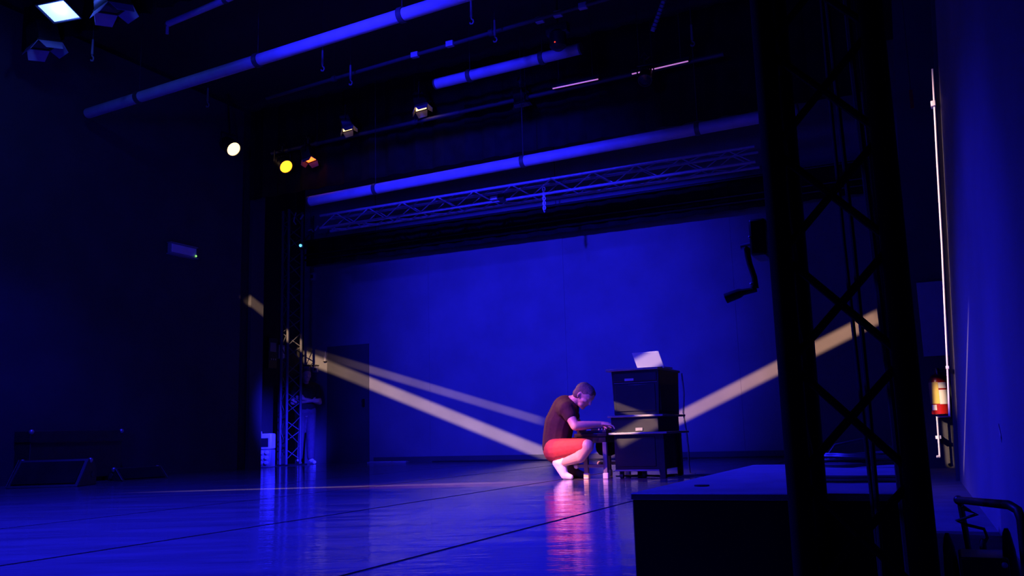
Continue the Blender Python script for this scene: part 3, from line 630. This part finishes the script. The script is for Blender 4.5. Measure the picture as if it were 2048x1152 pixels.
# ------------------------------------------------------------------ left side of the stage
lt = thing('lattice_tower', 'slender upright lattice tower in the far left corner', 'truss', (-10.50, 12.70, 0))
cs_ = [V((-0.10, -0.10, 0)), V((0.08, -0.15, 0)), V((0.14, 0.15, 0))]
for c in cs_: MB().tube(c, c+V((0, 0, 4.6)), 0.026, n=10).build('chord', 'tower_alu', lt)
for a in range(3):
    b = (a+1) % 3
    for k in range(18):
        p_, q_ = (cs_[a], cs_[b]) if k % 2 == 0 else (cs_[b], cs_[a])
        MB().tube(p_+V((0, 0, 0.1+0.25*k)), q_+V((0, 0, 0.35+0.25*k)), 0.009, n=6).build('lacing', 'tower_alu', lt)
MB().box((-0.26, -0.2, 0.0), (0.2, 0.28, 0.02)).build('base_plate', 'dark_metal', lt)
t = thing('tower_lamp', 'small lamp with a bright cyan dot on the lattice tower', 'stage lamp', onY(601, 491, 12.60))
MB().box((-0.06, 0.01, -0.05), (0.06, 0.14, 0.06)).build('housing', 'black_metal', t, 0.01)
MB().sphere((0, 0.0, 0), 0.026).build('indicator', 'led_cyan', t)
MB().path([(0, 0.1, 0.05), (0.02, 0.12, 0.14), (0.1, 0.12, 0.2)], 0.012, 6).build('yoke', 'black_metal', t)
MB().tube((0, 0.1, 0), V((-10.36, 12.85, t.location.z))-t.location, 0.014, n=8).build('mounting_arm', 'black_metal', t)
for (x, y, lab, a) in ((592, 438, 'curled pale cable end above the lattice tower', 0), (621, 460, 'small clamp in the dark above the lattice tower', 1)):
    t = thing('cable_end', lab, 'cable', onY(x, y, 12.7))
    MB().path([(0, 0, -0.1), (-0.05, 0, -0.04), (-0.03, 0, 0.05), (0.0, 0, 0.12)] if a == 0 else [(-0.05, 0, 0), (0.02, 0, 0.01), (0.06, 0, -0.04)], 0.012, 6).build('cable_run', 'grey_pipe', t)
    MB().tube((0.1, 0, -0.02), (0.17, 0, 0.06), 0.016).build('plug', 'grey_pipe', t)
    MB().tube((0.0, 0, 0.1), (0.0, 0, 1.2), 0.004, n=6).build('drop_wire', 'dim_pipe', t)
t = thing('junction_box', 'small blue lit junction box high on the left of the back wall', 'electrical box', onY(626, 553, YB-0.03))
MB().box((-0.06, -0.03, -0.08), (0.06, 0.03, 0.07)).build('housing', 'grey_plastic', t, 0.006)
MB().box((-0.03, -0.036, -0.04), (0.03, -0.029, 0.03)).build('cover', 'dark_plastic', t, 0.003)
MB().tube((0, 0, 0.06), (0, 0, 1.2), 0.012).build('conduit', 'dim_pipe', t)
# power distribution box on the floor
db = thing('power_distributor', 'pale power distribution box with sockets standing by the tower', 'electrical box', (-10.40, 11.95, 0), radians(20))
lb_ = MB().prism([(-0.12, 0.0), (0.14, 0.0), (0.14, 0.29), (-0.06, 0.29)], -0.15, 0.15, 'x').build('socket_base', 'grey_plastic', db, 0.01)
ub_ = MB().box((-0.155, -0.07, 0.30), (0.155, 0.14, 0.56)).build('meter_box', 'white_plastic', db, 0.02)
MB().box((-0.105, -0.078, 0.335), (0.105, -0.069, 0.485)).build('window', 'screen_glass', ub_, 0.004)
MB().lathe([(0.022, 0.0), (0.022, 0.03), (0.012, 0.04)], 12, Matrix.Translation((-0.07, 0.03, 0.56))).build('switch_knob', 'white_plastic', ub_)
for r_ in range(3):
    for c_ in range(3):
        zz = 0.24-0.085*r_; yy = -0.12+0.06*(zz/0.29)
        Mx = Matrix.Translation((-0.09+0.09*c_, yy, zz)) @ Matrix.Rotation(radians(78), 4, 'X')
        MB().lathe([(0.034, 0.0), (0.034, 0.035), (0.028, 0.045), (0.01, 0.047)], 14, Mx).build('socket', 'white_plastic', lb_)
# boxes, sockets and switch on the walls
def wall_box(name, label, cat, p, q, Yd, mats, axis):
    c = (p+q)/2; t = thing(name, label, cat, c); hw = abs((q-p).y if axis == 'x' else (q-p).x)/2; hh = abs((q-p).z)/2
    if axis == 'x':
        MB().box((0.0, -hw, -hh), (0.09, hw, hh)).build('housing', mats[0], t, 0.006)
        MB().box((0.088, -hw*0.7, hh*0.1), (0.096, hw*0.7, hh*0.7)).build('label_plate', mats[1], t, 0.002)
        for k in range(3): MB().tube((0.09, -hw*0.5+hw*0.5*k, -hh*0.4), (0.105, -hw*0.5+hw*0.5*k, -hh*0.4), 0.016, n=10).build('switch', mats[1], t)
    return t
wall_box('fuse_box', 'dark fuse box with pale plate on the recessed left wall', 'electrical box', onX(530, 676, XR2), onX(546, 738, XR2), 0, ('dark_plastic', 'grey_plastic'), 'x')
wall_box('fuse_box', 'small box with a blue plate next to the tower on the left wall', 'electrical box', onX(550, 690, XR2), onX(562, 718, XR2), 0, ('grey_plastic', 'white_plastic'), 'x')
for x, lab in ((617, 'left of two pale sockets on the back wall by the tower'), (633, 'right of two pale sockets on the back wall by the tower')):
    p_ = onY(x, 738, YB); t = thing('wall_socket', lab, 'socket', p_, 0, 'sockets on the back wall')
    MB().box((-0.05, -0.05, -0.07), (0.05, 0.0, 0.05)).build('housing', 'grey_plastic', t, 0.006)
    MB().box((-0.06, -0.075, 0.05), (0.06, 0.0, 0.075)).build('shadow_bar', 'dark_plastic', t, 0.004)  # dark bar in place of the shadow above the socket
    MB().tube((0, -0.05, -0.01), (0, -0.058, -0.01), 0.025).build('outlet', 'dark_plastic', t)
t = thing('wall_switch', 'narrow switch with conduit right of the two wall sockets', 'switch', onY(652, 718, YB))
MB().box((-0.022, -0.04, -0.04), (0.022, 0.0, 0.06)).build('housing', 'grey_plastic', t, 0.004)
MB().tube((0, -0.015, 0.05), (0, -0.015, 0.15), 0.010).build('conduit', 'grey_plastic', t)
MB().box((-0.03, -0.05, -0.06), (0.03, -0.0, -0.042)).build('base_lip', 'dark_plastic', t)
# emergency light on the left flats
ea, eb = onX(335, 488, XL), onX(387, 517, XL)
el = thing('emergency_light', 'oblong emergency light with a green indicator on the left wall', 'emergency light', (XL, (ea.y+eb.y)/2, (ea.z+eb.z)/2)); hw = (eb.y-ea.y)/2
MB().box((0.0, -hw, -0.075), (0.07, hw, 0.085)).build('housing', 'grey_plastic', el, 0.01)
MB().box((0.066, -hw*0.95, -0.055), (0.085, hw*0.88, 0.07)).build('diffuser', 'white_plastic', el, 0.008)
MB().box((0.0, -hw*1.08, -0.088), (0.095, hw*1.03, -0.074)).build('lower_rim', 'grey_plastic', el, 0.003)
MB().box((0.0, -hw*1.05, 0.084), (0.09, hw*1.03, 0.094)).build('upper_rim', 'grey_plastic', el, 0.003)
MB().sphere((0.088, hw*0.86, -0.045), 0.014).build('indicator', 'led_green', el)
# wedge monitors and case
def wedge(label, p, rz, L, D, H):
    t = thing('wedge_monitor', label, 'loudspeaker', p, rz, 'floor wedges by the left wall')
    MB().prism([(-D/2, 0), (D/2, 0), (D/2, H*0.55), (D*0.30, H), (D*0.05, H)], -L/2, L/2, 'x').build('cabinet', 'case_black', t, 0.008)
    n = V((0, -(H), D*0.55)).normalized()
    a = V((0, -D*0.44, H*0.12)); b = V((0, 0.0, H*0.9))
    off = n*0.012
    MB().rings([[V((-L*0.45, a.y, a.z)), V((L*0.45, a.y, a.z)), V((L*0.45, b.y, b.z)), V((-L*0.45, b.y, b.z))], [V((-L*0.45, a.y, a.z))+off, V((L*0.45, a.y, a.z))+off, V((L*0.45, b.y, b.z))+off, V((-L*0.45, b.y, b.z))+off]]).build('grille', 'border_cloth', t)
    for s_ in (-1, 1):
        MB().path([(s_*(L/2+0.005), -D*0.49, 0.01), (s_*(L/2+0.005), D*0.04, H+0.004)], 0.006, 6).build('edge_trim', 'dark_metal', t)
        MB().sphere((s_*(L/2-0.01), D*0.15, H-0.02), 0.03).build('corner_protector', 'alu', t)
        MB().tube((s_*(L/2), D*0.25, H*0.4), (s_*(L/2+0.012), D*0.25, H*0.4), 0.035, n=14).build('side_handle', 'dim_pipe', t)
    return t
wedge('nearer black wedge monitor on the floor at far left', (-9.20, 7.05, 0), radians(28), 0.78, 0.5, 0.30)
wedge('smaller black wedge monitor farther back by the left wall', (-9.30, 8.35, 0), radians(80), 0.62, 0.34, 0.16)
t = thing('folded_cloth', 'small pale folded cloth on the floor beside the farther wedge', 'cloth', onZ(222, 953))
MB().rings([[(0.11*a*cos(q_)*(1+0.2*sin(3*q_)), 0.07*a*sin(q_), z) for q_ in [2*pi*i/16 for i in range(16)]] for a, z in ((1.0, 0.0), (0.95, 0.025), (0.6, 0.05), (0.3, 0.055))]).build('folds', 'sock_white', t)
fc = thing('flight_case', 'long dark flight case standing against the left wall', 'case', (-9.92, 7.85, 0))
MB().box((-0.16, -0.66, 0.05), (0.12, 0.66, 0.5)).build('body', 'case_black', fc, 0.01)
MB().box((-0.165, -0.67, 0.5), (0.125, 0.67, 0.64)).build('lid', 'case_black', fc, 0.01)
MB().box((0.12, -0.66, 0.49), (0.136, 0.66, 0.51)).build('edge_trim', 'dark_metal', fc, 0.002)
for y in (-0.65, 0.65): MB().sphere((0.115, y, 0.625), 0.03).build('corner_protector', 'alu', fc)
for y in (-0.5, 0.5): MB().tube((0.0, y, 0.025), (0.04, y, 0.025), 0.025, n=12).build('caster', 'rubber', fc)
# things along the foot of the back wall
t = thing('floor_stand', 'thin folding stand with cable behind the standing person', 'stand', onZ(634, 925.5))
MB().tube((0, 0, 0.0), (-0.03, 0, 0.45), 0.010).build('pole', 'dim_pipe', t)
for a in (0.3, 2.4, 4.5): MB().tube((0, 0, 0.2), (0.16*cos(a), 0.12*sin(a), 0.006), 0.008).build('leg', 'dim_pipe', t)
MB().path([(-0.03, 0, 0.45), (0.08, 0, 0.4), (0.12, 0, 0.2), (0.05, -0.05, 0.02)], 0.006, 6).build('cable_run', 'rubber', t)
for x, y, L_, lab in ((768, 925, 0.26, 'longer flat pale strip lying at the foot of the back wall'), (812, 924, 0.15, 'shorter flat pale strip beside the longer one at the back wall')):
    t = thing('flat_strip', lab, 'strip', onZ(x, y)); t.location.y = min(t.location.y, 13.4)
    MB().box((-L_, -0.06, 0.0), (L_, 0.06, 0.018)).build('slat', 'grey_plastic', t, 0.004)
    MB().box((-L_*0.9, -0.03, 0.018), (L_*0.9, 0.03, 0.026)).build('ridge', 'grey_plastic', t, 0.002)
t = thing('long_cable', 'thin cable lying along the foot of the back wall', 'cable', (-8.0, 13.45, 0))
MB().path([(x*0.35, 0.05*sin(x*1.7), 0.008) for x in range(18)], 0.008, 6).build('cable_run', 'rubber', t)

# ------------------------------------------------------------------ right foreground
rs = thing('stage_riser', 'low black riser box in the right foreground with blue lit top', 'riser', (-0.42, 3.2, 0))
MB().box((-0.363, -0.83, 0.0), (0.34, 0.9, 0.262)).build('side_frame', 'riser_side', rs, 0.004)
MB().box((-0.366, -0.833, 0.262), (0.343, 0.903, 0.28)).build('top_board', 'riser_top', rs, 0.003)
MB().tube((-0.24, -0.55, 0.2805), (-0.24, -0.55, 0.284), 0.022, n=20).build('socket_cap', 'rubber', rs)
cc = thing('cable_coil', 'coiled dark cable lying on the riser behind the big truss tower', 'cable', (-0.30, 3.86, 0.28))
for k in range(6):
    r_ = 0.13+0.012*random.random(); zz = 0.010+0.007*k; ph = random.random()*6
    MB().path([(r_*cos(a+ph)*1.25, r_*sin(a+ph)*1.0, zz+0.006*sin(2*a+k)) for a in [2*pi*i/36 for i in range(37)]], 0.007, 8).build('cable_loop', 'dark_plastic', cc)
MB().path([(-0.14, -0.08, 0.03), (-0.1, -0.06, 0.085), (0.0, -0.05, 0.105), (0.1, -0.06, 0.075), (0.15, -0.08, 0.03)], 0.007, 8).build('cable_loop', 'dark_metal', cc)
for x in (-0.16, 0.17): MB().tube((x, -0.06, 0.03), (x+0.02, -0.06, 0.06), 0.012).build('plug', 'alu', cc)
for y, lab in ((2.78, 'nearer dark cable running across the riser top'), (2.95, 'farther dark cable running across the riser top')):
    t = thing('riser_cable', lab, 'cable', (-0.42, y, 0.281))
    MB().path([(0.02+0.04*i, 0.008*sin(i*1.3), 0.006) for i in range(9)], 0.006, 8).build('cable_run', 'rubber', t)

tw = thing('truss_tower', 'large black square truss tower standing in the right foreground', 'truss', (-0.19, 2.22, 0))
c4 = [V((-0.118, -0.12, 0)), V((0.126, -0.12, 0)), V((0.108, 0.13, 0)), V((-0.113, 0.13, 0))]
c4[0].x += 0.004; c4[3].x += 0.0
for c in c4: MB().tube(c, c+V((0, 0, 5.2)), 0.0275, n=16).build('chord', 'truss_black', tw)
z0n = 0.334-0.25
for a in range(4):
    b = (a+1) % 4
    for k in range(16):
        zA = z0n+0.252*k
        if a == 2: continue
        MB().tube(c4[a]+V((0, 0, zA)), c4[b]+V((0, 0, zA+0.252)), 0.009, n=8).build('brace', 'truss_black', tw)
        if a == 0: MB().tube(c4[b]+V((0, 0, zA)), c4[a]+V((0, 0, zA+0.252)), 0.009, n=8).build('brace', 'truss_black', tw)
MB().box((-0.16, -0.16, 0.0), (0.16, 0.145, 0.012)).build('base_plate', 'truss_black', tw, 0.004)
for k, (x, y, x2, y2) in enumerate(((0.02, 0.03, 0.03, 0.02), (0.06, -0.02, 0.085, -0.05), (-0.01, 0.06, 0.02, 0.05))):
    t = thing('hanging_cable', ('dark cable hanging straight down inside the big truss tower', 'dark cable slanting beside the right chord of the big truss tower', 'rearmost thin cable inside the big truss tower')[k], 'cable', (-0.19+x, 2.22+y, 0.03))
    MB().path([((x2-x)*(1-i/12)+0.006*sin(i*1.1+k), 0.006*sin(i*0.8), 0.01+i*0.42) for i in range(13)], (0.006, 0.009, 0.005)[k], 8).build('cable_run', 'rubber', t)
wn = thing('hand_winch', 'hand winch with crank handle on the left side of the truss tower', 'winch', (-0.365, 2.20, 0.90))
MB().box((-0.018, -0.05, -0.045), (0.022, 0.05, 0.045)).build('gear_housing', 'black_metal', wn, 0.006)
MB().tube((0.0, 0, 0.03), (0.04, 0, 0.035), 0.02).build('bracket', 'black_metal', wn)
MB().tube((-0.018, 0, -0.008), (-0.048, 0, -0.012), 0.008, n=12).build('axle', 'alu', wn)
MB().path([(-0.034, 0, -0.012), (-0.033, 0, -0.035), (-0.030, 0, -0.055), (-0.021, 0, -0.09), (-0.020, 0, -0.118)], [0.008, 0.0075, 0.007, 0.007, 0.008], 10).build('crank_arm', 'black_metal', wn)
MB().sphere((-0.028, -0.004, -0.108), 0.006).build('pin', 'alu', wn)
MB().path([(-0.018, 0, -0.120), (-0.05, 0, -0.124), (-0.060, 0, -0.126), (-0.094, 0, -0.136)], [0.007, 0.008, 0.012, 0.013], 14).build('grip', 'rubber', wn)
MB().sphere((-0.016, -0.052, 0.0), 0.004).build('bolt', 'alu', wn)

# ------------------------------------------------------------------ right wall things
ex = thing('fire_extinguisher', 'red fire extinguisher with pale labels hanging on the pier', 'fire extinguisher', (-0.018, 9.5, 0.505))
MB().lathe([(0.05, 0.0), (0.082, 0.008), (0.085, 0.03), (0.085, 0.30), (0.078, 0.345), (0.055, 0.375), (0.028, 0.388), (0.028, 0.40)], 28).build('cylinder', 'extinguisher_red', ex)
def band(z0, z1, a0, a1, m, nm):
    q = MB(); n = 14
    i_ = [(0.0862*cos(a0+(a1-a0)*k/n), 0.0862*sin(a0+(a1-a0)*k/n)) for k in range(n+1)]; o_ = [(0.0872*cos(a0+(a1-a0)*k/n), 0.0872*sin(a0+(a1-a0)*k/n)) for k in range(n+1)]
    q.rings([[(x, y, z0) for x, y in i_+o_[::-1]], [(x, y, z1) for x, y in i_+o_[::-1]]]).build(nm, m, ex)
band(0.105, 0.31, radians(195), radians(268), 'label_yellow', 'yellow_label')
band(0.10, 0.235, radians(269), radians(335), 'label_white', 'white_label')
band(0.25, 0.305, radians(269), radians(318), 'label_white', 'small_label')
band(0.045, 0.095, radians(212), radians(248), 'label_white', 'lower_label')
MB().lathe([(0.02, 0.40), (0.022, 0.43), (0.014, 0.445)], 14).build('valve', 'brass', ex)
MB().path([(0, 0, 0.425), (0.05, 0, 0.44), (0.11, -0.01, 0.425)], [0.01, 0.008, 0.006], 8).build('handle', 'dark_plastic', ex)
MB().path([(0.01, 0.0, 0.42), (0.08, -0.02, 0.40), (0.102, -0.02, 0.30), (0.104, 0.0, 0.1)], 0.010, 8).build('hose', 'rubber', ex)
MB().box((-0.05, 0.084, 0.14), (0.05, 0.118, 0.19)).build('bracket', 'dark_metal', ex)
wp = thing('wall_conduit', 'thin white angled conduit below the fire extinguisher', 'pipe', (0, 9.5, 0))
MB().path([(0.06, 0, 0.49), (-0.055, 0, 0.488)], 0.009, 10).build('upper_run', 'white_plastic', wp)
MB().path([(-0.058, 0, 0.492), (-0.064, 0, 0.3), (-0.07, 0, 0.11)], 0.009, 10).build('vertical_run', 'white_plastic', wp)
MB().path([(-0.07, 0, 0.112), (-0.095, -0.01, 0.115)], 0.013, 10).build('elbow', 'white_plastic', wp)
MB().box((-0.09, 0.0, 0.28), (-0.04, 0.12, 0.31)).build('clip', 'white_plastic', wp)
pn = thing('wall_panel', 'grey board fixed on the dark pier above the fire extinguisher', 'panel', (0.02, 9.55, 1.07))
MB().box((-0.14, 0.0, 0.0), (0.10, 0.05, 0.73)).build('board', 'grey_plastic', pn, 0.005)
for x, z in ((-0.1, 0.05), (0.07, 0.05), (-0.1, 0.68), (0.07, 0.68)): MB().sphere((x, -0.002, z), 0.008).build('screw', 'alu', pn)
wc = thing('wall_cable', 'pale cable running down the right column lit pink', 'cable', (0, 7.53, 0))
a, b, c = onY(1865, 138, 7.53), onY(1895, 735, 7.53), onY(1899, 832, 7.53)
off = V((0, -7.53, 0))
MB().path([a+off, a.lerp(b, .3)+off, a.lerp(b, .6)+off+V((0.004, 0, 0)), b+off, c+off], 0.0075, 10).build('cable_run', 'white_plastic', wc)
k_ = onY(1867, 207, 7.52)+off
MB().box(k_-V((0.02, 0.012, 0.022)), k_+V((0.015, 0.07, 0.022))).build('clip', 'white_plastic', wc, 0.004)
MB().box(b+off-V((0.012, 0.01, 0.012)), b+off+V((0.012, 0.08, 0.012))).build('clip', 'white_plastic', wc, 0.004)
sg = thing('wall_sticker', 'small diamond sticker on the blue right wall', 'sticker', (0.0, 0, 0))
Yk = 3.6; Xk = 0.255-(0.19/7.22)*(Yk-0.4)
pk = onX(2003, 866, Xk+0.05*0.35); 
sg.location = pk+V((-0.004, 0, 0))
MB().box((-0.001, -0.05, -0.012), (0.002, 0.05, 0.012), Matrix.Rotation(0.5, 3, 'X')).build('outline', 'dark_plastic', sg)
MB().box((-0.002, -0.03, -0.007), (0.0, 0.03, 0.007), Matrix.Rotation(0.5, 3, 'X')).build('inner_field', 'grey_plastic', sg)
tag_red = thing('red_tag', 'thin red tag hanging in the dark beside the right column', 'tag', onY(1823, 198, 6.8))
MB().box((-0.012, 0, -0.07), (0.012, 0.006, 0.07)).build('strip', 'extinguisher_red', tag_red)
MB().tube((0, 0.003, 0.06), (0.02, 0.003, 2.0), 0.003, n=6).build('string', 'rubber', tag_red)

rl = thing('bent_rail', 'black bent tube rail sticking out by the lower right wall', 'rail', (0, 0, 0))
ra, rb_, rc_ = onY(1917, 1000, 2.75), onY(2018, 1010, 2.15), onY(2043, 1040, 2.12)
rd = onY(2054, 1150, 2.12); rd2 = V((rd.x+0.0, rd.y, 0.0))
MB().path([ra, ra.lerp(rb_, .5), rb_, rb_.lerp(rc_, .55)+V((0.004, 0, 0.006)), rc_, rd, rd2], 0.0095, 12).build('tube', 'black_metal', rl)
MB().sphere(ra, 0.0125).build('end_cap', 'dark_metal', rl)
MB().tube(ra+V((0.003, 0, 0.0)), V((ra.x+0.02, ra.y, 0)), 0.008).build('foot_tube', 'black_metal', rl)
cw = thing('spiral_cable', 'dark spiral cable dangling below the bent rail', 'cable', (0, 0, 0))
q0 = [onY(x, y, 2.6) for x, y in ((1925, 1012), (1940, 1022), (1928, 1018), (1955, 1028), (1912, 1042), (1935, 1050), (1968, 1058), (1975, 1075), (1966, 1092), (1972, 1100), (1978, 1110))]
MB().path(q0, 0.004, 8).build('cable_run', 'rubber', cw)
MB().sphere(q0[8], 0.012, sc=(0.7, 0.7, 1.6)).build('plug', 'rubber', cw)
tk = thing('equipment_trolley', 'dark low trolley with two tapered posts at the lower right', 'trolley', (0.045, 2.36, 0))
MB().box((-0.045, -0.05, 0.03), (0.055, 0.10, 0.145)).build('bin', 'case_black', tk, 0.006)
for x, h_ in ((-0.062, 0.192), (0.060, 0.205)):
    MB().path([(x, 0.0, 0.0), (x, 0.0, 0.11), (x-0.001, 0, 0.16), (x-0.002, 0, h_-0.01), (x-0.002, 0, h_)], [0.017, 0.016, 0.013, 0.008, 0.004], 12).build('post', 'case_black', tk)
for x in (-0.04, 0.05): MB().tube((x-0.008, 0.02, 0.02), (x+0.008, 0.02, 0.02), 0.02, n=12).build('caster', 'rubber', tk)
MB().sphere((0.045, -0.05, 0.13), 0.007).build('latch', 'alu', tk)
